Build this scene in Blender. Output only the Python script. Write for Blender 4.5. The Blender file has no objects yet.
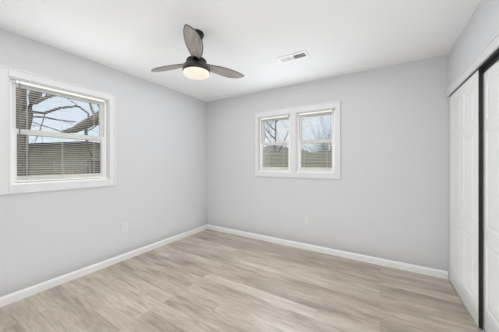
import bpy, bmesh, math, random
from mathutils import Vector, Matrix

S = bpy.context.scene
COL = S.collection
PI = math.pi
random.seed(7)

# ------------------------------------------------------------------ camera, sky, lights, exposure
XL, YB, XR, HC = -2.843, 3.111, 0.628, 2.44     # left, far and right walls, ceiling height
YAW = math.radians(31.3)
EYE = 1.254
FWD = Vector((-math.sin(YAW), math.cos(YAW), 0))
RGT = Vector((math.cos(YAW), math.sin(YAW), 0))
cam_d = bpy.data.cameras.new('camera')
cam_d.sensor_fit = 'HORIZONTAL'
cam_d.sensor_width = 36.0
cam_d.lens = 36.0 * 214.7 / 499.0
cam_d.shift_y = -2.5 / 499.0
cam_d.clip_start = 0.02
cam = bpy.data.objects.new('camera', cam_d)
cam.location = (0, 0, EYE)
cam.rotation_euler = (PI / 2, 0, YAW)
COL.objects.link(cam)
S.camera = cam

S.view_settings.view_transform = 'Standard'
S.view_settings.look = 'None'
S.view_settings.gamma = 1.0
S.view_settings.exposure = 0.02
S.view_settings.use_curve_mapping = False
S.cycles.max_bounces = 16
S.cycles.diffuse_bounces = 10
S.cycles.transparent_max_bounces = 24

W = bpy.data.worlds.new('sky')
S.world = W
W.use_nodes = True
wn, wl = W.node_tree.nodes, W.node_tree.links
wn.clear()
wo = wn.new('ShaderNodeOutputWorld')
wb = wn.new('ShaderNodeBackground')
wt = wn.new('ShaderNodeTexCoord')
wsep = wn.new('ShaderNodeSeparateXYZ')
wr = wn.new('ShaderNodeValToRGB')
wr.color_ramp.elements[0].position = 0.0
wr.color_ramp.elements[0].color = (0.80, 0.88, 0.97, 1)
wr.color_ramp.elements[1].position = 0.55
wr.color_ramp.elements[1].color = (0.42, 0.60, 0.92, 1)
wnz = wn.new('ShaderNodeTexNoise')
wnz.inputs['Scale'].default_value = 2.6
wnz.inputs['Detail'].default_value = 5
wcr = wn.new('ShaderNodeValToRGB')
wcr.color_ramp.elements[0].position = 0.42
wcr.color_ramp.elements[0].color = (0, 0, 0, 1)
wcr.color_ramp.elements[1].position = 0.66
wcr.color_ramp.elements[1].color = (0.8, 0.8, 0.8, 1)
wmx = wn.new('ShaderNodeMix')
wmx.data_type = 'RGBA'
wmx.inputs[7].default_value = (0.90, 0.93, 0.97, 1)
wl.new(wt.outputs['Generated'], wsep.inputs[0])
wl.new(wsep.outputs['Z'], wr.inputs[0])
wl.new(wt.outputs['Generated'], wnz.inputs['Vector'])
wl.new(wnz.outputs['Fac'], wcr.inputs[0])
wl.new(wcr.outputs[0], wmx.inputs[0])
wl.new(wr.outputs[0], wmx.inputs[6])
wl.new(wmx.outputs[2], wb.inputs['Color'])
wl.new(wb.outputs[0], wo.inputs[0])
wb.inputs['Strength'].default_value = 1.12


def light(name, kind, loc, energy, color=(1, 1, 1), target=None, size=1.0, size_y=None):
    d = bpy.data.lights.new(name, kind)
    d.energy = energy
    d.color = color
    if kind == 'AREA':
        d.shape = 'RECTANGLE'
        d.size = size
        d.size_y = size_y or size
    elif kind == 'SUN':
        d.angle = math.radians(size)
    else:
        d.shadow_soft_size = size
    o = bpy.data.objects.new(name, d)
    o.location = loc
    if target is not None:
        o.rotation_euler = (Vector(target) - Vector(loc)).to_track_quat('-Z', 'Y').to_euler()
    COL.objects.link(o)
    return o


light('sun', 'SUN', (6, -8, 12), 1.2, (1.0, 0.95, 0.87), (0, 0, 0), 8)
light('daylight_single_window', 'AREA', (XL + 0.028, 0.94, 1.55), 8, (0.93, 0.97, 1.0), (0, 0.94, 1.55), 0.8, 0.9)
light('daylight_twin_window', 'AREA', (-1.12, YB - 0.026, 1.56), 12, (0.86, 0.94, 1.0), (-1.12, 0, 1.56), 1.15, 0.85)
light('rear_fill', 'AREA', (0.1, -0.6, 1.7), 23, (1.0, 0.99, 0.985), (-2.3, 2.6, 0.6), 1.0, 1.0)  # added soft fill behind the camera
light('floor_fill', 'AREA', (-1.1, 1.35, 0.1), 18, (1.0, 1.0, 1.0), (-1.1, 1.351, 2.44), 3.3, 3.2)  # added uplight panel near the floor, fills the ceiling and upper walls
light('ceiling_fill', 'AREA', (-1.15, 1.2, 2.425), 23, (1.0, 1.0, 1.0), (-1.15, 1.201, 0), 2.8, 3.0)  # added downward fill panel under the ceiling, in place of bounced light

# ------------------------------------------------------------------ materials


def new_mat(name):
    m = bpy.data.materials.new(name)
    m.use_nodes = True
    return m, m.node_tree.nodes, m.node_tree.links, m.node_tree.nodes['Principled BSDF']


def mat(name, col, rough=0.5, metal=0.0, var=0.0, scale=20.0, stretch=(1, 1, 1), bump=0.0, bscale=200.0, spec=0.5):
    m, n, l, p = new_mat(name)
    p.inputs['Base Color'].default_value = (*col, 1)
    p.inputs['Roughness'].default_value = rough
    p.inputs['Metallic'].default_value = metal
    p.inputs['Specular IOR Level'].default_value = spec
    tc = n.new('ShaderNodeTexCoord')
    if var > 0:
        mp = n.new('ShaderNodeMapping')
        mp.inputs['Scale'].default_value = stretch
        nz = n.new('ShaderNodeTexNoise')
        nz.inputs['Scale'].default_value = scale
        nz.inputs['Detail'].default_value = 6
        rp = n.new('ShaderNodeValToRGB')
        rp.color_ramp.elements[0].position = 0.3
        rp.color_ramp.elements[1].position = 0.7
        rp.color_ramp.elements[0].color = tuple(c * (1 - var) for c in col) + (1,)
        rp.color_ramp.elements[1].color = tuple(min(1, c * (1 + var)) for c in col) + (1,)
        l.new(tc.outputs['Object'], mp.inputs[0])
        l.new(mp.outputs[0], nz.inputs['Vector'])
        l.new(nz.outputs['Fac'], rp.inputs[0])
        l.new(rp.outputs[0], p.inputs['Base Color'])
    if bump > 0:
        nb = n.new('ShaderNodeTexNoise')
        nb.inputs['Scale'].default_value = bscale
        nb.inputs['Detail'].default_value = 3
        bp = n.new('ShaderNodeBump')
        bp.inputs['Strength'].default_value = bump
        bp.inputs['Distance'].default_value = 0.004
        l.new(tc.outputs['Object'], nb.inputs['Vector'])
        l.new(nb.outputs['Fac'], bp.inputs['Height'])
        l.new(bp.outputs[0], p.inputs['Normal'])
    return m


def mat_floor():
    m, n, l, p = new_mat('vinyl_planks')
    tc = n.new('ShaderNodeTexCoord')
    br = n.new('ShaderNodeTexBrick')
    br.offset = 0.37
    br.offset_frequency = 2
    br.inputs['Scale'].default_value = 1.0
    br.inputs['Brick Width'].default_value = 1.22
    br.inputs['Row Height'].default_value = 0.125
    br.inputs['Mortar Size'].default_value = 0.0011
    br.inputs['Mortar Smooth'].default_value = 0.3
    br.inputs['Color1'].default_value = (0.0, 0.0, 0.0, 1)
    br.inputs['Color2'].default_value = (1.0, 1.0, 1.0, 1)
    br.inputs['Mortar'].default_value = (0.1, 0.1, 0.1, 1)
    l.new(tc.outputs['Object'], br.inputs['Vector'])
    # each plank shifts its grain
    mul = n.new('ShaderNodeVectorMath')
    mul.operation = 'MULTIPLY_ADD'
    mul.inputs[1].default_value = (7.3, 3.1, 0)
    l.new(br.outputs['Color'], mul.inputs[0])
    l.new(tc.outputs['Object'], mul.inputs[2])

    def streak(sc, st, det, lo, hi):
        mp = n.new('ShaderNodeMapping')
        mp.inputs['Scale'].default_value = st
        nz = n.new('ShaderNodeTexNoise')
        nz.inputs['Scale'].default_value = sc
        nz.inputs['Detail'].default_value = det
        nz.inputs['Roughness'].default_value = 0.6
        nz.inputs['Distortion'].default_value = 0.4
        mr = n.new('ShaderNodeMapRange')
        mr.inputs[1].default_value = lo
        mr.inputs[2].default_value = hi
        l.new(mul.outputs[0], mp.inputs[0])
        l.new(mp.outputs[0], nz.inputs['Vector'])
        l.new(nz.outputs['Fac'], mr.inputs[0])
        return mr.outputs[0]
    broad = streak(1.0, (1.6, 9, 1), 4, 0.3, 0.7)
    fine = streak(1.0, (5, 60, 1), 5, 0.3, 0.7)

    def mix(a, b, f):
        x = n.new('ShaderNodeMix')
        x.data_type = 'FLOAT'
        x.inputs[0].default_value = f
        l.new(a, x.inputs[2])
        l.new(b, x.inputs[3])
        return x.outputs[0]
    g = mix(broad, fine, 0.42)
    g = mix(g, br.outputs['Color'], 0.27)
    rp = n.new('ShaderNodeValToRGB')
    e = rp.color_ramp.elements
    e[0].position = 0.12
    e[0].color = FLOOR_DARK
    e[1].position = 0.88
    e[1].color = FLOOR_LIGHT
    k = e.new(0.5)
    k.color = FLOOR_MID
    l.new(g, rp.inputs[0])
    mm = n.new('ShaderNodeMix')
    mm.data_type = 'RGBA'
    mm.inputs[7].default_value = (0.13, 0.10, 0.075, 1)
    sc = n.new('ShaderNodeMath')
    sc.operation = 'MULTIPLY'
    sc.inputs[1].default_value = 0.55
    l.new(br.outputs['Fac'], sc.inputs[0])
    l.new(sc.outputs[0], mm.inputs[0])
    l.new(rp.outputs[0], mm.inputs[6])
    l.new(mm.outputs[2], p.inputs['Base Color'])
    p.inputs['Roughness'].default_value = 0.34
    p.inputs['Specular IOR Level'].default_value = 1.0
    bp = n.new('ShaderNodeBump')
    bp.inputs['Strength'].default_value = 0.12
    bp.inputs['Distance'].default_value = 0.002
    l.new(fine, bp.inputs['Height'])
    l.new(bp.outputs[0], p.inputs['Normal'])
    return m


FLOOR_DARK = (0.205, 0.158, 0.115, 1)
FLOOR_MID = (0.42, 0.358, 0.288, 1)
FLOOR_LIGHT = (0.62, 0.555, 0.475, 1)

M = {}
M['floor'] = mat_floor()
M['wall'] = mat('grey_wall_paint', (0.58, 0.586, 0.598), 0.75, bump=0.06, bscale=240, spec=0.3)
M['ceiling'] = mat('white_ceiling_texture', (0.77, 0.772, 0.775), 0.85, bump=0.25, bscale=34, spec=0.2)
M['trim'] = mat('white_trim_paint', (0.66, 0.66, 0.668), 0.38, var=0.015, scale=6)
M['header'] = mat('off_white_header_trim', (0.63, 0.632, 0.64), 0.4, var=0.015, scale=6)
M['base'] = mat('white_baseboard_paint', (0.86, 0.86, 0.865), 0.38, var=0.015, scale=6)
M['door'] = mat('white_moulded_door', (0.73, 0.73, 0.722), 0.42, bump=0.05, bscale=160, var=0.01, scale=5)
M['vinyl'] = mat('white_vinyl', (0.95, 0.95, 0.94), 0.35, var=0.01, scale=5)
M['sill'] = mat('white_stool', (0.90, 0.90, 0.90), 0.32, var=0.01, scale=5)
M['slat'] = mat('white_blind_slats', (0.86, 0.85, 0.825), 0.4, var=0.02, scale=9)
M['cord'] = mat('white_cord', (0.82, 0.81, 0.79), 0.7, var=0.05, scale=90)
M['wand'] = mat('smoky_plastic', (0.23, 0.22, 0.20), 0.25, var=0.05, scale=30)
M['plate'] = mat('white_plastic', (0.64, 0.64, 0.645), 0.35, var=0.01, scale=20)
M['slot'] = mat('dark_slot', (0.06, 0.06, 0.06), 0.6, var=0.1, scale=60)
M['bronze'] = mat('dark_bronze', (0.007, 0.0065, 0.006), 0.6, 0.0, var=0.2, scale=14, spec=0.25)
M['ring'] = mat('brown_bronze', (0.026, 0.017, 0.011), 0.45, 0.2, var=0.2, scale=14)
M['blade'] = mat('weathered_wood', (0.31, 0.275, 0.25), 0.5, var=0.36, scale=5, stretch=(1.2, 16, 1))
M['blade_edge'] = mat('dark_blade_edge', (0.03, 0.027, 0.025), 0.5, var=0.2, scale=20)
M['track'] = mat('black_track', (0.016, 0.016, 0.016), 0.45, 0.3, var=0.2, scale=14)
M['alu'] = mat('brushed_aluminium', (0.62, 0.62, 0.62), 0.35, 0.5, var=0.05, scale=20, stretch=(1, 20, 1))
M['vent'] = mat('white_vent_enamel', (0.82, 0.82, 0.81), 0.4, var=0.01, scale=20)
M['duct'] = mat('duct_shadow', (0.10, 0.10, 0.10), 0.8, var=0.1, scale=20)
M['bark'] = mat('bark', (0.225, 0.18, 0.135), 0.9, var=0.45, scale=9, stretch=(3, 3, 0.6), bump=0.6, bscale=30)
M['twig'] = mat('twig_bark', (0.155, 0.135, 0.115), 0.9, var=0.3, scale=14)
M['lawn'] = mat('winter_lawn', (0.20, 0.20, 0.10), 0.95, var=0.35, scale=3)
M['brush'] = mat('bare_brush', (0.27, 0.245, 0.22), 0.95, var=0.4, scale=9)
M['evergreen'] = mat('evergreen', (0.10, 0.14, 0.085), 0.9, var=0.4, scale=8)
M['fence'] = mat('weathered_fence', (0.37, 0.33, 0.235), 0.85, var=0.22, scale=3, stretch=(0.6, 0.6, 14))
M['post'] = mat('fence_post', (0.22, 0.19, 0.13), 0.85, var=0.2, scale=4)
M['siding'] = mat('tan_siding', (0.42, 0.335, 0.235), 0.8, var=0.12, scale=2.5)
M['shingle'] = mat('brown_shingle', (0.085, 0.068, 0.055), 0.9, var=0.3, scale=11)
M['reddoor'] = mat('brown_shed_door', (0.16, 0.10, 0.075), 0.7, var=0.2, scale=5)
M['picket'] = mat('white_picket', (0.42, 0.40, 0.36), 0.7, var=0.08, scale=7)


def mat_glass():
    m, n, l, p = new_mat('window_glass')
    n.remove(p)
    out = n['Material Output']
    tr = n.new('ShaderNodeBsdfTransparent')
    tr.inputs[0].default_value = (0.96, 0.975, 0.97, 1)
    gl = n.new('ShaderNodeBsdfGlossy')
    gl.inputs['Roughness'].default_value = 0.02
    fr = n.new('ShaderNodeFresnel')
    fr.inputs['IOR'].default_value = 1.35
    mx = n.new('ShaderNodeMixShader')
    l.new(fr.outputs[0], mx.inputs[0])
    l.new(tr.outputs[0], mx.inputs[1])
    l.new(gl.outputs[0], mx.inputs[2])
    l.new(mx.outputs[0], out.inputs[0])
    return m


M['glass'] = mat_glass()


def mat_slat():
    m, n, l, p = new_mat('white_vinyl_slats')
    p.inputs['Roughness'].default_value = 0.4
    nz = n.new('ShaderNodeTexNoise')
    nz.inputs['Scale'].default_value = 9
    tc = n.new('ShaderNodeTexCoord')
    rp = n.new('ShaderNodeValToRGB')
    rp.color_ramp.elements[0].color = (0.87, 0.86, 0.83, 1)
    rp.color_ramp.elements[1].color = (0.91, 0.90, 0.875, 1)
    tl = n.new('ShaderNodeBsdfTranslucent')
    mx = n.new('ShaderNodeMixShader')
    mx.inputs[0].default_value = 0.65
    l.new(tc.outputs['Object'], nz.inputs['Vector'])
    l.new(nz.outputs['Fac'], rp.inputs[0])
    l.new(rp.outputs[0], p.inputs['Base Color'])
    l.new(rp.outputs[0], tl.inputs[0])
    l.new(p.outputs[0], mx.inputs[1])
    l.new(tl.outputs[0], mx.inputs[2])
    l.new(mx.outputs[0], n['Material Output'].inputs[0])
    return m


M['thin_slat'] = mat_slat()


def mat_glow():
    m, n, l, p = new_mat('lit_frosted_glass')
    p.inputs['Base Color'].default_value = (0.80, 0.76, 0.68, 1)
    p.inputs['Roughness'].default_value = 0.4
    nz = n.new('ShaderNodeTexNoise')
    nz.inputs['Scale'].default_value = 9
    tc = n.new('ShaderNodeTexCoord')
    l.new(tc.outputs['Object'], nz.inputs['Vector'])
    rp = n.new('ShaderNodeValToRGB')
    rp.color_ramp.elements[0].position = 0.35
    rp.color_ramp.elements[0].color = (1.0, 0.80, 0.53, 1)
    rp.color_ramp.elements[1].position = 0.65
    rp.color_ramp.elements[1].color = (1.0, 0.92, 0.74, 1)
    l.new(nz.outputs['Fac'], rp.inputs[0])
    l.new(rp.outputs[0], p.inputs['Emission Color'])
    p.inputs['Emission Strength'].default_value = 0.24
    return m


M['glow'] = mat_glow()

# ------------------------------------------------------------------ building helpers


def bx(bm, x0, x1, y0, y1, z0, z1, bev=0.0, mi=0):
    vs = [bm.verts.new((x, y, z)) for x in (x0, x1) for y in (y0, y1) for z in (z0, z1)]
    q = [(0, 1, 3, 2), (4, 6, 7, 5), (0, 4, 5, 1), (2, 3, 7, 6), (0, 2, 6, 4), (1, 5, 7, 3)]
    fs = [bm.faces.new([vs[i] for i in f]) for f in q]
    for f in fs:
        f.material_index = mi
    if bev > 0:
        es = list({e for f in fs for e in f.edges})
        bmesh.ops.bevel(bm, geom=es, offset=bev, segments=2, affect='EDGES', profile=0.5)
    return vs


def tube(bm, pts, rads, seg=8, cap=True):
    rings = []
    pts = [Vector(p) for p in pts]
    up = Vector((0.31, 0.17, 0.93)).normalized()
    for i, p in enumerate(pts):
        d = (pts[min(i + 1, len(pts) - 1)] - pts[max(i - 1, 0)])
        d.normalize()
        a = d.cross(up)
        if a.length < 0.05:
            a = d.cross(Vector((1, 0, 0)))
        a.normalize()
        b = d.cross(a)
        rings.append([bm.verts.new(p + (a * math.cos(t) + b * math.sin(t)) * rads[i])
                      for t in [2 * PI * k / seg for k in range(seg)]])
    for r0, r1 in zip(rings, rings[1:]):
        for k in range(seg):
            bm.faces.new((r0[k], r0[(k + 1) % seg], r1[(k + 1) % seg], r1[k])).smooth = True
    if cap:
        bm.faces.new(rings[0][::-1])
        bm.faces.new(rings[-1])


def lathe(bm, prof, seg=40, c=(0, 0, 0), smooth=True):
    """prof: list of (radius, z)"""
    rings = []
    for r, z in prof:
        if r < 1e-5:
            rings.append([bm.verts.new((c[0], c[1], c[2] + z))])
        else:
            rings.append([bm.verts.new((c[0] + r * math.cos(2 * PI * k / seg), c[1] + r * math.sin(2 * PI * k / seg), c[2] + z))
                          for k in range(seg)])
    for a, b in zip(rings, rings[1:]):
        for k in range(seg):
            k2 = (k + 1) % seg
            vs = [a[k % len(a)]] + ([a[k2]] if len(a) > 1 else []) + ([b[k2]] if len(b) > 1 else []) + [b[k % len(b)]]
            if len(vs) >= 3:
                bm.faces.new(vs).smooth = smooth


def obj(name, bm, m, parent=None, loc=None):
    bmesh.ops.recalc_face_normals(bm, faces=bm.faces[:])
    me = bpy.data.meshes.new(name)
    bm.to_mesh(me)
    bm.free()
    for x in (m if isinstance(m, (list, tuple)) else [m]):
        me.materials.append(x)
    o = bpy.data.objects.new(name, me)
    COL.objects.link(o)
    if parent is not None:
        o.parent = parent
    if loc is not None:
        o.location = loc
    return o


def tag(o, label, cat, group=None, kind=None):
    o['label'] = label
    o['category'] = cat
    if group:
        o['group'] = group
    if kind:
        o['kind'] = kind
    return o


def empty(name, loc=(0, 0, 0), rz=0.0):
    o = bpy.data.objects.new(name, None)
    o.empty_display_size = 0.05
    o.location = loc
    o.rotation_euler = (0, 0, rz)
    COL.objects.link(o)
    return o


def box_obj(name, dims, m, parent=None, bev=0.0):
    bm = bmesh.new()
    for d in (dims if isinstance(dims[0], (list, tuple)) else [dims]):
        bx(bm, *d, bev=bev)
    return obj(name, bm, m, parent)


# ------------------------------------------------------------------ room shell
YR = -0.75                        # wall behind the camera
XO, YO = XL - 0.16, YB + 0.16     # outer faces
CL = 1.32                         # back of the closet
LW = dict(a0=0.519, a1=1.356, z0=1.057, z1=2.035)            # opening in the left wall (along y)
BW = [dict(a0=-1.722, a1=-1.155, z0=1.118, z1=2.012),        # twin opening in the back wall (along x)
      dict(a0=-1.076, a1=-0.513, z0=1.118, z1=2.012)]

tag(box_obj('floor', (XO, CL + 0.1, YR - 0.1, YO, -0.12, 0), M['floor']), 'light taupe wood-look plank floor', 'floor', kind='structure')
tag(box_obj('ceiling', (XO, CL + 0.1, YR - 0.1, YO, HC, HC + 0.12), M['ceiling']), 'white lightly textured ceiling', 'ceiling', kind='structure')
tag(box_obj('wall_left', [(XO, XL, YR, LW['a0'], 0, HC), (XO, XL, LW['a1'], YB, 0, HC),
                          (XO, XL, LW['a0'], LW['a1'], 0, LW['z0']), (XO, XL, LW['a0'], LW['a1'], LW['z1'], HC)], M['wall']),
    'light grey wall with the single window, left of the room', 'wall', kind='structure')
b0, b1 = BW
tag(box_obj('wall_back', [(XO, b0['a0'], YB, YO, 0, HC), (b1['a1'], CL, YB, YO, 0, HC),
                          (b0['a1'], b1['a0'], YB, YO, b0['z0'], b0['z1']),
                          (b0['a0'], b1['a1'], YB, YO, 0, b0['z0']), (b0['a0'], b1['a1'], YB, YO, b0['z1'], HC)], M['wall']),
    'light grey far wall with the twin window', 'wall', kind='structure')
CY0, CY1, CZ = 1.56, 3.068, 1.972                            # closet opening
tag(box_obj('wall_right', [(XR, XR + 0.13, YR, CY0, 0, HC), (XR, XR + 0.13, CY1, YB, 0, HC), (XR, XR + 0.13, CY0, CY1, CZ, HC)],
            M['wall']), 'light grey wall above the closet doors', 'wall', kind='structure')
box_obj('wall_closet', [(CL, CL + 0.1, YR, YB, 0, HC), (XR + 0.13, CL, 0.9, 1.0, 0, HC)], M['wall'])['kind'] = 'structure'
box_obj('wall_rear', (XO, CL, YR - 0.1, YR, 0, HC), M['wall'])['kind'] = 'structure'


def baseboard(name, run, length, loc, rz, label):
    prof = [(0, 0), (0.013, 0), (0.013, 0.058), (0.0115, 0.066), (0.007, 0.073), (0.005, 0.080), (0, 0.082)]
    bm = bmesh.new()
    rows = [[bm.verts.new((t, -d, z)) for d, z in prof] for t in (0, length)]
    for k in range(len(prof) - 1):
        bm.faces.new((rows[0][k], rows[1][k], rows[1][k + 1], rows[0][k + 1]))
    bm.faces.new(rows[0])
    bm.faces.new(rows[1][::-1])
    o = obj(name, bm, M['base'])
    o.location = loc
    o.rotation_euler = (0, 0, rz)
    return tag(o, label, 'baseboard', kind='structure')


baseboard('baseboard_left', 0, YB - YR, (XL, YR, 0), PI / 2, 'white baseboard under the single window wall')
baseboard('baseboard_back', 0, XR - XL, (XL, YB, 0), 0, 'white baseboard along the far wall')


# ------------------------------------------------------------------ windows (local: x along the wall, -y into the room, z up)
def casing_bm(a0, a1, z0, z1, ws, wt, wb_, mull=None):
    """picture-frame casing with a raised outer band"""
    bm = bmesh.new()
    t = 0.014
    bx(bm, a0 - ws, a0, -t, 0, z0 - wb_, z1 + wt, 0.003)
    bx(bm, a1, a1 + ws, -t, 0, z0 - wb_, z1 + wt, 0.003)
    bx(bm, a0, a1, -t, 0, z1, z1 + wt, 0.003)
    bx(bm, a0, a1, -t, 0, z0 - wb_, z0, 0.003)
    e = 0.016
    bx(bm, a0 - ws, a0 - ws + e, -t - 0.006, -t + 0.001, z0 - wb_, z1 + wt, 0.002)
    bx(bm, a1 + ws - e, a1 + ws, -t - 0.006, -t + 0.001, z0 - wb_, z1 + wt, 0.002)
    bx(bm, a0 - ws + e, a1 + ws - e, -t - 0.006, -t + 0.001, z1 + wt - e, z1 + wt, 0.002)
    bx(bm, a0 - ws + e, a1 + ws - e, -t - 0.006, -t + 0.001, z0 - wb_, z0 - wb_ + e, 0.002)
    if mull:
        bx(bm, mull[0], mull[1], -t, 0, z0, z1, 0.003)
    return bm


def double_hung(parent, a0, a1, z0, z1, depth, mid, st=0.045):
    """jamb lining, frame and two sashes with panes"""
    j = 0.012
    box_obj('jamb', [(a0, a0 + j, 0, depth + 0.09, z0, z1), (a1 - j, a1, 0, depth + 0.09, z0, z1),
                     (a0 + j, a1 - j, 0, depth + 0.09, z1 - j, z1)], M['trim'], parent)
    bm = bmesh.new()
    bx(bm, a0 + j, a1 - j, -0.004, depth + 0.09, z0, z0 + 0.018, 0.003)
    obj('sill', bm, M['sill'], parent)
    f = 0.02
    A0, A1, Z0, Z1 = a0 + j, a1 - j, z0 + 0.018, z1 - j
    bm = bmesh.new()
    for q in ((A0, A0 + f, depth, depth + 0.085, Z0, Z1), (A1 - f, A1, depth, depth + 0.085, Z0, Z1),
              (A0 + f, A1 - f, depth, depth + 0.085, Z1 - f, Z1), (A0 + f, A1 - f, depth, depth + 0.085, Z0, Z0 + f)):
        bx(bm, *q, 0.002)
    obj('window_frame', bm, M['vinyl'], parent)
    A0, A1, Z0, Z1 = A0 + f, A1 - f, Z0 + f, Z1 - f
    for lo, hi, y in ((Z0, mid + 0.026, depth + 0.008), (mid - 0.026, Z1, depth + 0.044)):
        bm = bmesh.new()
        s = st - f
        r = 0.052
        rb = r if lo != Z0 else 0.042
        rt = r if hi != Z1 else 0.03
        for q in ((A0, A0 + s, y, y + 0.032, lo, hi), (A1 - s, A1, y, y + 0.032, lo, hi),
                  (A0 + s, A1 - s, y, y + 0.032, lo, lo + rb), (A0 + s, A1 - s, y, y + 0.032, hi - rt, hi)):
            bx(bm, *q, 0.003)
        sash = obj('sash', bm, M['vinyl'], parent)
        g = bmesh.new()
        bx(g, A0 + s - 0.004, A1 - s + 0.004, y + 0.014, y + 0.018, lo + rb - 0.004, hi - rt + 0.004)
        obj('glass', g, M['glass'], sash)
    bm = bmesh.new()
    bx(bm, (A0 + A1) / 2 - 0.03, (A0 + A1) / 2 + 0.03, depth - 0.003, depth + 0.009, mid + 0.012, mid + 0.026, 0.002)
    obj('sash_lock', bm, M['vinyl'], parent)


RZL = PI / 2                              # left wall: local x = +y world, local -y = +x world
w1 = tag(empty('window_1', (XL, 0, 0), RZL), 'white double-hung window in the wall left of the ceiling fan', 'window', kind='structure')
obj('casing', casing_bm(LW['a0'], LW['a1'], LW['z0'], LW['z1'], 0.071, 0.083, 0.077), M['trim'], w1)
double_hung(w1, LW['a0'], LW['a1'], LW['z0'], LW['z1'], 0.036, 1.555, 0.052)
w2 = tag(empty('window_2', (0, YB, 0), 0), 'white twin double-hung window in the far wall', 'window', kind='structure')
obj('casing', casing_bm(b0['a0'], b1['a1'], b0['z0'], b0['z1'], 0.056, 0.095, 0.073, (b0['a1'], b1['a0'])), M['trim'], w2)
for b in BW:
    double_hung(w2, b['a0'], b['a1'], b['z0'], b['z1'], 0.036, 1.575, 0.05)


# ------------------------------------------------------------------ mini blinds
def blind(loc, rz, a0, a1, z0, z1, tilt, label, cords, wand_at, wand_len, pitch=0.0215):
    root = tag(empty('mini_blind', (0, 0, 0)), label, 'blind', 'white mini blinds hung in the windows')
    root.location = loc
    root.rotation_euler = (0, 0, rz)
    yc = 0.018                                      # centre of the slats behind the wall face
    bm = bmesh.new()
    bx(bm, a0, a1, yc - 0.013, yc + 0.013, z1 - 0.027, z1, 0.002)
    obj('headrail', bm, M['slat'], root)
    bm = bmesh.new()
    zb = z0 + 0.014
    top = z1 - 0.027 - 0.012
    n = int(round((top - (zb + 0.02)) / pitch))
    hw, th = 0.0108, 0.0005
    for i in range(n + 1):
        z = zb + 0.02 + (top - zb - 0.02) * i / n
        tl = tilt + random.uniform(-0.02, 0.02)
        sag = [random.uniform(-0.0006, 0.0006) for _ in range(2)]
        lo, up_ = [], []
        for e, x in enumerate((a0 + 0.003, a1 - 0.003)):
            rl, ru = [], []
            for s in (-1, -0.5, 0, 0.5, 1):
                cy, cz = s * hw, 0.0022 * (1 - s * s)
                y = cy * math.cos(tl) - cz * math.sin(tl)
                zz = cy * math.sin(tl) + cz * math.cos(tl)
                rl.append(bm.verts.new((x, yc + y, z + zz - th + sag[e])))
                ru.append(bm.verts.new((x, yc + y, z + zz + th + sag[e])))
            lo.append(rl)
            up_.append(ru)
        for k in range(4):
            bm.faces.new((lo[0][k], lo[0][k + 1], lo[1][k + 1], lo[1][k])).smooth = True
            bm.faces.new((up_[0][k], up_[1][k], up_[1][k + 1], up_[0][k + 1])).smooth = True
        for k in (0, 4):
            bm.faces.new((lo[0][k], lo[1][k], up_[1][k], up_[0][k]))
        for e in (0, 1):
            bm.faces.new([lo[e][k] for k in range(5)] + [up_[e][k] for k in range(4, -1, -1)])
    obj('slats', bm, M['thin_slat'], root)
    bm = bmesh.new()
    bx(bm, a0 + 0.002, a1 - 0.002, yc - 0.012, yc + 0.012, z0, zb, 0.003)
    obj('bottom_rail', bm, M['slat'], root)
    for c in cords:
        x = a0 + (a1 - a0) * c
        bm = bmesh.new()
        for y in (yc - 0.0145, yc + 0.0145):
            tube(bm, [(x, y, zb), (x, y, z1 - 0.02)], [0.0012, 0.0012], 5)
        obj('ladder_cord', bm, M['cord'], root)
    if wand_len:
        x = a0 + wand_at
        bm = bmesh.new()
        tube(bm, [(x, yc - 0.014, z1 - 0.018), (x, yc - 0.024, z1 - 0.022), (x, yc - 0.024, z1 - 0.04),
                  (x, yc - 0.024, z1 - 0.04 - wand_len)], [0.0022, 0.0022, 0.0045, 0.0045], 8)
        obj('tilt_wand', bm, M['wand'], root)
    return root


TILT = math.radians(4)
blind((XL, 0, 0), RZL, LW['a0'] + 0.05, LW['a1'] - 0.05, 1.082, LW['z1'] - 0.015, TILT,
      'white mini blind with dark tilt wand, in the left-hand wall window', (0.10, 0.46, 0.86), 0.021, 0.72)
blind((0, YB, 0), 0, b0['a0'] + 0.05, b0['a1'] - 0.05, b0['z0'] + 0.022, b0['z1'] - 0.015, math.radians(-2),
      'white mini blind in the left half of the twin window', (0.15, 0.85), 0.05, 0)
blind((0, YB, 0), 0, b1['a0'] + 0.05, b1['a1'] - 0.05, b1['z0'] + 0.022, b1['z1'] - 0.015, math.radians(-2),
      'white mini blind in the right half of the twin window', (0.15, 0.85), 0.05, 0)

# ------------------------------------------------------------------ closet
tag(box_obj('trim_1', [(XR - 0.014, XR, CY0 - 0.07, YB - 0.001, CZ, CZ + 0.078), (XR - 0.019, XR - 0.013, CY0 - 0.07, YB - 0.001, CZ + 0.064, CZ + 0.078)],
            M['header'], bev=0.002), 'off-white trim board above the closet doors', 'trim', kind='structure')
tag(box_obj('trim_2', [(XR + 0.001, XR + 0.128, CY0, CY1, CZ - 0.009, CZ), (XR + 0.0305, XR + 0.0335, CY0, CY1, CZ - 0.042, CZ - 0.009)],
            M['track']), 'black sliding-door track under the closet header', 'door track', kind='structure')
tag(box_obj('trim_3', [(XR + 0.002, XR + 0.125, CY0, CY1, 0, 0.004), (XR + 0.0305, XR + 0.032, CY0, CY1, 0.004, 0.014)],
            M['alu']), 'pale metal floor track under the closet doors', 'door track', kind='structure')


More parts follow.
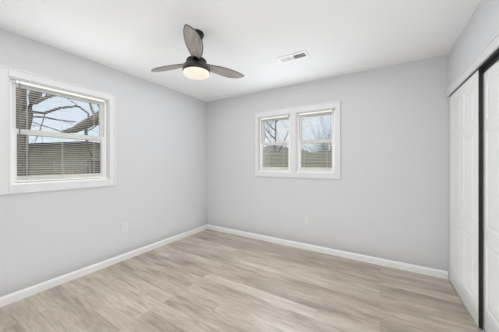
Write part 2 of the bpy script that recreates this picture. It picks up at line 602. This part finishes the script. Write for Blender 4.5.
def panel_door(name, x, y0, y1, label, drop=0.010):
    """moulded six-panel slab, face towards -x"""
    z0, z1, th = 0.016, CZ - drop, 0.023
    root = tag(empty(name, (x, (y0 + y1) / 2, 0)), label, 'door', kind='structure')
    w = y1 - y0
    st, mu = 0.098, 0.105
    pw = (w - 2 * st - mu) / 2
    cols = [(-w / 2 + st, -w / 2 + st + pw), (w / 2 - st - pw, w / 2 - st)]
    rows = [(0.185, 0.665), (0.775, 1.49), (1.575, 1.865)]
    bm = bmesh.new()
    ys = sorted({-w / 2, w / 2, *[c for q in cols for c in q]})
    zs = sorted({z0, z1, *[c for q in rows for c in q]})
    V = {(i, k): bm.verts.new((0, y, z)) for i, y in enumerate(ys) for k, z in enumerate(zs)}
    for i in range(len(ys) - 1):
        for k in range(len(zs) - 1):
            loop = [V[i, k], V[i + 1, k], V[i + 1, k + 1], V[i, k + 1]]
            if (ys[i], ys[i + 1]) in cols and (zs[k], zs[k + 1]) in rows:
                a, b, c, d = ys[i], ys[i + 1], zs[k], zs[k + 1]
                prev = loop
                for ins, dx in ((0.004, 0.0022), (0.012, 0.0048), (0.02, 0.0048), (0.036, 0.0012), (0.046, 0.0005)):
                    ring = [bm.verts.new((dx, yy, zz)) for yy, zz in ((a + ins, c + ins), (b - ins, c + ins), (b - ins, d - ins), (a + ins, d - ins))]
                    for q in range(4):
                        bm.faces.new((prev[q], prev[(q + 1) % 4], ring[(q + 1) % 4], ring[q]))
                    prev = ring
                bm.faces.new(prev)
            else:
                bm.faces.new(loop)
    # sides and back
    B = [bm.verts.new((th, y, z)) for y, z in ((-w / 2, z0), (w / 2, z0), (w / 2, z1), (-w / 2, z1))]
    bm.faces.new(B)
    nY, nZ = len(ys) - 1, len(zs) - 1
    bm.faces.new([V[i, 0] for i in range(nY + 1)] + [B[1], B[0]])
    bm.faces.new([V[i, nZ] for i in range(nY + 1)] + [B[2], B[3]])
    bm.faces.new([V[0, k] for k in range(nZ + 1)] + [B[3], B[0]])
    bm.faces.new([V[nY, k] for k in range(nZ + 1)] + [B[2], B[1]])
    obj('door_panel', bm, M['door'], root)
    return root


d1 = panel_door('door_1', XR + 0.006, 2.283, CY1 - 0.004, 'white six-panel sliding closet door next to the far wall')
d2 = panel_door('door_2', XR + 0.036, CY0 + 0.003, 2.34, 'white six-panel sliding closet door at the right edge of the photo, set behind the other', 0.036)
ed = box_obj('edge_strip', (0.0005, 0.0225, -0.3935, -0.3905, 0.016, CZ - 0.012), M['track'], d1)
ed['label'] = 'dark metal edge strip of the closet door'

# ------------------------------------------------------------------ ceiling fan
HUB = (-1.431, 1.423)
fan = tag(empty('ceiling_fan', (HUB[0], HUB[1], HC)), 'dark bronze ceiling fan with three weathered grey wood blades and lit round lamp', 'ceiling fan')
bm = bmesh.new()
lathe(bm, [(0, 0), (0.066, 0), (0.066, -0.012), (0.06, -0.032), (0.04, -0.05), (0.018, -0.056), (0, -0.056)])
obj('canopy', bm, M['bronze'], fan)
bm = bmesh.new()
lathe(bm, [(0, -0.05), (0.0125, -0.05), (0.0125, -0.245), (0, -0.245)], 20)
obj('downrod', bm, M['bronze'], fan)
bm = bmesh.new()
lathe(bm, [(0, -0.205), (0.022, -0.207), (0.03, -0.222), (0.062, -0.232), (0.085, -0.243), (0.092, -0.256), (0.092, -0.288), (0.104, -0.296), (0.107, -0.304), (0, -0.304)])
obj('motor_housing', bm, M['bronze'], fan)
bm = bmesh.new()
lathe(bm, [(0, -0.303), (0.118, -0.303), (0.1215, -0.306), (0.1215, -0.352), (0.1185, -0.355), (0.112, -0.355), (0.112, -0.345), (0, -0.345)])
obj('lamp_ring', bm, M['ring'], fan)
bm = bmesh.new()
lathe(bm, [(0, -0.346), (0.111, -0.346), (0.1155, -0.355), (0.1165, -0.368), (0.112, -0.378), (0.098, -0.385), (0.06, -0.388), (0, -0.389)])
obj('lamp_diffuser', bm, M['glow'], fan)
# blade outline (radius, offset), the leaf with its tip to one side
half_lo = [(0.085, -0.034), (0.16, -0.050), (0.24, -0.066), (0.33, -0.073), (0.41, -0.071), (0.47, -0.064), (0.508, -0.055), (0.533, -0.045)]
half_hi = [(0.537, -0.036), (0.526, -0.006), (0.500, 0.024), (0.455, 0.049), (0.39, 0.066), (0.30, 0.070), (0.20, 0.062), (0.13, 0.048), (0.085, 0.034)]
outline = half_lo + half_hi


def blade_mesh():
    bm = bmesh.new()
    t = 0.003
    pit = math.radians(-11)
    ca, sa = math.cos(pit), math.sin(pit)

    def P(r, v, z):
        return (r, v * ca - z * sa, v * sa + z * ca)
    cx_ = sum(p[0] for p in outline) / len(outline)
    cv_ = 0.0
    e = 0.955
    inner = [((r - cx_) * e + cx_, (v - cv_) * 0.92 + cv_) for r, v in outline]
    top = [bm.verts.new(P(r, v, t)) for r, v in inner]
    bot = [bm.verts.new(P(r, v, -t)) for r, v in inner]
    mid = [bm.verts.new(P(r, v, 0)) for r, v in outline]
    n = len(outline)
    bm.faces.new(top).material_index = 0
    bm.faces.new(bot[::-1]).material_index = 0
    for k in range(n):
        q = (k + 1) % n
        for a, b in ((top, mid), (mid, bot)):
            bm.faces.new((a[k], a[q], b[q], b[k])).material_index = 1
    return bm


for k, a in enumerate((72, 192, 312)):
    h = obj('blade', blade_mesh(), [M['blade'], M['blade_edge']], fan)
    h.location = (0, 0, -0.268)
    h.rotation_euler = (0, 0, math.radians(a))
    bm = bmesh.new()
    bx(bm, 0.07, 0.125, -0.024, 0.024, -0.006, 0.011, 0.003)
    for yy in (-0.012, 0.012):
        lathe(bm, [(0, -0.0085), (0.004, -0.0085), (0.005, -0.006), (0.005, 0.0)], 10, (0.108, yy, 0))
    obj('blade_bracket', bm, M['bronze'], h)

# ------------------------------------------------------------------ ceiling vent
vent = tag(empty('ceiling_vent', (-0.829, 2.295, HC)), 'white two-way air vent in the ceiling', 'vent')
VL, VW = 0.163, 0.07
bm = bmesh.new()
e = 0.024
for q in ((-VL, VL, -VW, -VW + e, -0.009, 0), (-VL, VL, VW - e, VW, -0.009, 0), (-VL, -VL + e, -VW + e, VW - e, -0.009, 0), (VL - e, VL, -VW + e, VW - e, -0.009, 0),
          (-0.006, 0.006, -VW + e, VW - e, -0.009, 0)):
    bx(bm, *q, 0.002)
obj('vent_frame', bm, M['vent'], vent)
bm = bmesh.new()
bx(bm, -VL + e, VL - e, -VW + e, VW - e, -0.0025, -0.0005)  # closed dark sheet; its colour stands in for the shade inside the duct
obj('duct_shade', bm, M['duct'], vent)
bm = bmesh.new()
for side in (-1, 1):
    for k in range(9):
        x = side * (0.014 + 0.0145 * k)
        w = 0.0095
        lean = 0.0045 * side
        vs = [bm.verts.new(p) for p in ((x - lean - 0.0004, -VW + e, -0.002), (x + lean - 0.0004, -VW + e, -0.011), (x + lean + 0.0006, -VW + e, -0.011), (x - lean + 0.0006, -VW + e, -0.002),
                                        (x - lean - 0.0004, VW - e, -0.002), (x + lean - 0.0004, VW - e, -0.011), (x + lean + 0.0006, VW - e, -0.011), (x - lean + 0.0006, VW - e, -0.002))]
        for f in ((0, 1, 2, 3), (4, 7, 6, 5), (0, 4, 5, 1), (1, 5, 6, 2), (2, 6, 7, 3), (3, 7, 4, 0)):
            bm.faces.new([vs[i] for i in f])
obj('louvers', bm, M['vent'], vent)
bm = bmesh.new()
bx(bm, VL - 0.016, VL - 0.008, -0.003, 0.003, -0.019, -0.008, 0.001)
obj('damper_lever', bm, M['vent'], vent)


# ------------------------------------------------------------------ outlets
def outlet(loc, rz, w, label):
    root = tag(empty('wall_outlet', loc, rz), label, 'outlet')
    bm = bmesh.new()
    bx(bm, -w / 2, w / 2, -0.006, 0, -0.0585, 0.0585, 0.0025)
    obj('cover_plate', bm, M['plate'], root)
    for zc in (-0.0205, 0.0205):
        bm = bmesh.new()
        bx(bm, -0.0165, 0.0165, -0.0085, -0.005, zc - 0.0145, zc + 0.0145, 0.002)
        s = obj('socket', bm, M['plate'], root)
        bm = bmesh.new()
        bx(bm, -0.0085, -0.0065, -0.0088, -0.008, zc - 0.002, zc + 0.007)
        bx(bm, 0.0065, 0.0085, -0.0088, -0.008, zc - 0.002, zc + 0.006)
        bx(bm, -0.0025, 0.0025, -0.0088, -0.008, zc - 0.0105, zc - 0.006)
        obj('slots', bm, M['slot'], s)
    bm = bmesh.new()
    bx(bm, -0.003, 0.003, -0.0075, -0.005, -0.003, 0.003, 0.001)
    obj('screw', bm, M['plate'], root)
    return root


outlet((XL, 1.542, 0.424), PI / 2, 0.082, 'white wall outlet low on the single-window wall')
outlet((-0.911, YB, 0.43), 0, 0.07, 'white wall outlet low on the far wall, below the twin window')

# ------------------------------------------------------------------ outdoors
GZ = -0.45
tag(box_obj('ground', [(-45, XO, -20, 45, GZ - 0.2, GZ), (XO, 30, YO, 45, GZ - 0.2, GZ)], M['lawn']), 'dull winter lawn outside the windows', 'ground', kind='structure')


def cam_pt(px, depth, z):
    """point seen in column px at that depth in front of the window side of the house"""
    p = FWD * depth + RGT * ((px - 249.5) / 214.7 * depth)
    return Vector((p.x, p.y, z))


# horizontal board fence beyond the far wall
FA, FB = FWD * 7.0 + RGT * -2.2, FWD * 7.0 + RGT * 7.5
flen = (FB - FA).length
fence = tag(empty('board_fence', (FA.x, FA.y, GZ), YAW), 'weathered tan fence of wide horizontal boards outside the twin window', 'fence')
top = 1.63 - GZ
bm = bmesh.new()
nb = 16
for i in range(nb):
    z0 = 0.04 + i * (top - 0.04) / nb
    bx(bm, 0, flen, -0.012, 0.012, z0, z0 + (top - 0.04) / nb - 0.014, 0.003)
obj('boards', bm, M['fence'], fence)
for k in range(5):
    bm = bmesh.new()
    x = 0.05 + k * (flen - 0.1) / 4
    bx(bm, x - 0.05, x + 0.05, 0.013, 0.11, 0, top + 0.03, 0.006)
    obj('fence_post', bm, M['post'], fence)


# shed seen through the single window
SX = -11.0
shed = tag(empty('garden_shed', (SX, 2.0, GZ)), 'tan lap-sided shed with low brown gable roof outside the left-hand window', 'shed')
y0, y1, ym = 0.25, 4.6, 2.25       # along y from the empty (left edge, right edge, apex)
ze, za, zr = 1.85 - GZ, 2.08 - GZ, 1.90 - GZ
bm = bmesh.new()
prof = [(y0, 0), (y1, 0), (y1, zr), (ym, za), (y0, ze)]
f_ = [bm.verts.new((0, y, z)) for y, z in prof]
b_ = [bm.verts.new((-3.2, y, z)) for y, z in prof]
bm.faces.new(f_)
bm.faces.new(b_[::-1])
for k in range(5):
    q = (k + 1) % 5
    bm.faces.new((f_[k], f_[q], b_[q], b_[k]))
obj('shed_wall', bm, M['siding'], shed)
bm = bmesh.new()
nlap = 17
for i in range(nlap):
    zz = 0.05 + i * 0.16
    ya, yb = y0, y1
    if zz > zr - 0.16:
        break
    vs = [bm.verts.new(p) for p in ((0.028, ya, zz), (0.028, yb, zz), (0.006, yb, zz + 0.158), (0.006, ya, zz + 0.158), (0, ya, zz), (0, yb, zz))]
    bm.faces.new(vs[:4])
    bm.faces.new((vs[0], vs[4], vs[5], vs[1]))
obj('lap_siding', bm, M['siding'], shed)
bm = bmesh.new()
for (ya, za_), (yb, zb_) in (((y0 - 0.3, ze - 0.07), (ym, za)), ((ym, za), (y1 + 0.3, zr - 0.04))):
    vs = [bm.verts.new((x, y, z + dz)) for x in (0.35, -3.5) for y, z in ((ya, za_), (yb, zb_)) for dz in (0.0, 0.13)]
    for f in ((0, 2, 3, 1), (4, 5, 7, 6), (0, 4, 6, 2), (1, 3, 7, 5), (0, 1, 5, 4), (2, 6, 7, 3)):
        bm.faces.new([vs[i] for i in f])
obj('shed_roof', bm, M['shingle'], shed)
bm = bmesh.new()
bx(bm, 0.03, 0.07, 2.35, 3.0, 0.05, 1.85, 0.004)
obj('shed_door', bm, M['reddoor'], shed)

# white picket gate in front of the shed
gp = Vector((-9.6, 2.78, GZ))
gate = tag(empty('picket_gate', gp, PI / 2), 'white picket fence panel standing in front of the tan shed', 'fence')
for z in (0.35, 1.62):
    bm = bmesh.new()
    bx(bm, 0, 1.15, 0.0, 0.03, z, z + 0.07, 0.004)
    obj('rail', bm, M['picket'], gate)
for k in range(5):
    bm = bmesh.new()
    x = 0.02 + k * 0.265
    bx(bm, x, x + 0.055, -0.022, -0.001, 0, 1.8, 0.004)
    obj('picket', bm, M['picket'], gate)


# bare trees: a trunk with branches
def branch(bm, p, d, ln, r, depth, rng, bend=0.25, seg=6, split=3):
    pts, rads = [p.copy()], [r]
    n = 6
    for i in range(n):
        d = (d + Vector((rng.uniform(-1, 1), rng.uniform(-1, 1), rng.uniform(-0.6, 0.9))) * bend * 0.45).normalized()
        p = p + d * ln / n
        pts.append(p.copy())
        rads.append(r * (1 - 0.62 * (i + 1) / n))
    tube(bm, pts, rads, seg)
    if depth <= 0:
        return
    for k in range(split):
        i = rng.randint(2, n)
        s = (d + Vector((rng.uniform(-1, 1), rng.uniform(-1, 1), rng.uniform(-0.45, 0.9))) * 0.95).normalized()
        branch(bm, pts[i], s, ln * rng.uniform(0.5, 0.75), rads[i] * 0.62, depth - 1, rng, bend, max(4, seg - 1), split)


def tree(loc, trunk_pts, trunk_r, limbs, label, seed, group='bare winter trees outside the windows', name='bare_tree', depth=3, split=3):
    rng = random.Random(seed)
    root = tag(empty(name, loc), label, 'tree', group)
    loc = Vector(loc)
    bm = bmesh.new()
    tube(bm, [Vector(p) - loc for p in trunk_pts], trunk_r, 12)
    obj('trunk', bm, M['bark'], root)
    for pts, rr, nb_ in limbs:
        bm = bmesh.new()
        P = [Vector(p) - loc for p in pts]
        tube(bm, P, rr, 9)
        for k in range(nb_):
            i = rng.randint(1, len(P) - 1)
            d = (P[i] - P[i - 1]).normalized()
            s = (d * 0.7 + Vector((rng.uniform(-1, 1), rng.uniform(-1, 1), rng.uniform(-0.5, 1.0)))).normalized()
            branch(bm, P[i], s, rng.uniform(0.9, 1.7), rr[i] * 0.4, depth - 1, rng, 0.25, 5, split)
        obj('limb', bm, M['twig'] if rr[0] < 0.05 else M['bark'], root)
    return root


def at(px, py, depth):
    return cam_pt(px, depth, EYE + (163.5 - py) / 214.7 * depth)


# forked tree close to the single window
D = 5.2
tree(at(19, 163.5, D) * 1 + Vector((0, 0, GZ - EYE)),
     [cam_pt(20.5, D, GZ - 0.05), at(20.5, 163, D), at(20, 130, D), at(19.5, 105, D), at(19, 84, D), at(18, 60, D)],
     [0.17, 0.15, 0.145, 0.14, 0.135, 0.12],
     [([at(22, 134, D), at(27, 114, D), at(34, 97, D), at(41, 82, D), at(50, 62, D)], [0.125, 0.12, 0.115, 0.1, 0.08], 0),
      ([at(34, 103, D), at(46, 97.5, D), at(58, 94, D + .2), at(72, 97, D + .3), at(90, 98, D + .5)], [0.05, 0.042, 0.036, 0.03, 0.022], 3),
      ([at(30, 112, D), at(45, 113, D), at(60, 108, D + .2), at(78, 106, D + .4), at(88, 113, D + .5), at(90, 124, D + .5)], [0.036, 0.032, 0.03, 0.026, 0.022, 0.012], 2),
      ([at(28, 117, D), at(44, 117, D), at(58, 120, D + .1), at(76, 122, D + .2)], [0.022, 0.019, 0.015, 0.01], 1)],
     'thick forked bare tree at the near edge of the left-hand window', 3)
# second tree whose heavy bough droops into the same window
D = 7.0
tree(cam_pt(118, D, GZ), [cam_pt(118, D, GZ - 0.05), at(118, 150, D), at(117, 112, D), at(118, 60, D)], [0.26, 0.22, 0.2, 0.14],
     [([at(117, 108, D), at(105, 113, D), at(96, 119, D), at(85, 125, D), at(74, 130, D), at(62, 132, D - .1)], [0.17, 0.165, 0.155, 0.14, 0.105, 0.05], 2),
      ([at(97, 118, D), at(92, 110, D), at(89, 100, D), at(90, 80, D)], [0.05, 0.035, 0.028, 0.02], 3),
      ([at(103, 114, D), at(98, 104, D), at(95, 94, D), at(97, 78, D)], [0.045, 0.035, 0.028, 0.02], 3),
      ([at(106, 128, D), at(98, 124, D), at(93, 128, D), at(88, 131, D)], [0.04, 0.03, 0.02, 0.012], 3)],
     'bare tree with a heavy bough drooping across the left-hand window', 5)
# trees behind the board fence
for px, D, hgt, r, lean, seed, lab in ((275, 11.5, 5.6, 0.065, 0.05, 11, 'slim upright bare tree behind the fence, in the left half of the twin window'),
                                       (257, 17.0, 6.2, 0.10, -0.2, 12, 'bare tree behind the fence at the left side of the twin window'),
                                       (291, 22.0, 7.2, 0.13, 0.25, 14, 'bare tree behind the fence near the middle post of the twin window')):
    rng = random.Random(seed)
    base = cam_pt(px, D, GZ)
    tp = [base + Vector((0, 0, -0.05)), base + RGT * lean * 0.3 + Vector((0, 0, hgt * 0.35)), base + RGT * lean * 0.7 + Vector((0, 0, hgt * 0.7)), base + RGT * lean + Vector((0, 0, hgt))]
    limbs = []
    for k in range(9):
        a = rng.uniform(0, 2 * PI)
        t = 0.22 + 0.08 * k
        s = tp[0].lerp(tp[3], t)
        dv = Vector((math.cos(a), math.sin(a), 0.9))
        ln = 1.15 * (1.25 - t)
        limbs.append(([s, s + dv * ln * 0.4, s + dv * ln * 0.75 + Vector((0, 0, 0.1)), s + dv * ln + Vector((0, 0, 0.3))], [0.04, 0.03, 0.022, 0.012], 4))
    tree(base, tp, [r, r * 0.8, r * 0.6, r * 0.3], limbs, lab, seed, depth=3, split=2)


# brushy shrubs showing above the fence
def shrub(px, D, w, h, seed, label, stems=36):
    rng = random.Random(seed)
    base = cam_pt(px, D, GZ)
    root = tag(empty('bare_shrub', base), label, 'shrub', 'bare shrubs beyond the board fence')
    bm = bmesh.new()
    for k in range(stems):
        a = rng.uniform(0, 2 * PI)
        sp = rng.uniform(0.05, 0.75)
        d = Vector((math.cos(a) * sp, math.sin(a) * sp, 1)).normalized()
        branch(bm, Vector((rng.uniform(-w, w) * 0.5, rng.uniform(-w, w) * 0.3, 0)), d, h * rng.uniform(0.6, 0.85), 0.028, 2, rng, 0.3, 5, 3)
    obj('stems', bm, M['twig'], root)


shrub(327, 9.8, 0.7, 2.9, 21, 'tangled bare shrub above the fence in the right half of the twin window')
shrub(331, 15.5, 1.0, 4.2, 22, 'tall bare shrub at the right edge of the twin window')
shrub(272, 9.3, 0.5, 1.5, 23, 'low bare shrub just over the fence in the left half of the twin window')

# far wooded ridge and a neighbour's low roof
bm = bmesh.new()
rng = random.Random(4)
N = 70
tops = []
for k in range(N + 1):
    s = -40 + 80 * k / N
    p = FWD * 34 + RGT * s
    tops.append((p, 3.1 + rng.uniform(0, 0.9) + 0.6 * math.sin(s * 0.31)))
fr = [[bm.verts.new((p.x, p.y, GZ)), bm.verts.new((p.x, p.y, t * 0.6)), bm.verts.new((p.x + FWD.x * 3, p.y + FWD.y * 3, t)), bm.verts.new((p.x + FWD.x * 9, p.y + FWD.y * 9, GZ))] for p, t in tops]
for a, b in zip(fr, fr[1:]):
    for k in range(3):
        bm.faces.new((a[k], b[k], b[k + 1], a[k + 1]))
bm.faces.new(fr[0])
bm.faces.new(fr[-1][::-1])
tag(obj('hill_backdrop', bm, M['brush']), 'brown wooded rise far beyond the fences', 'hill', kind='structure')
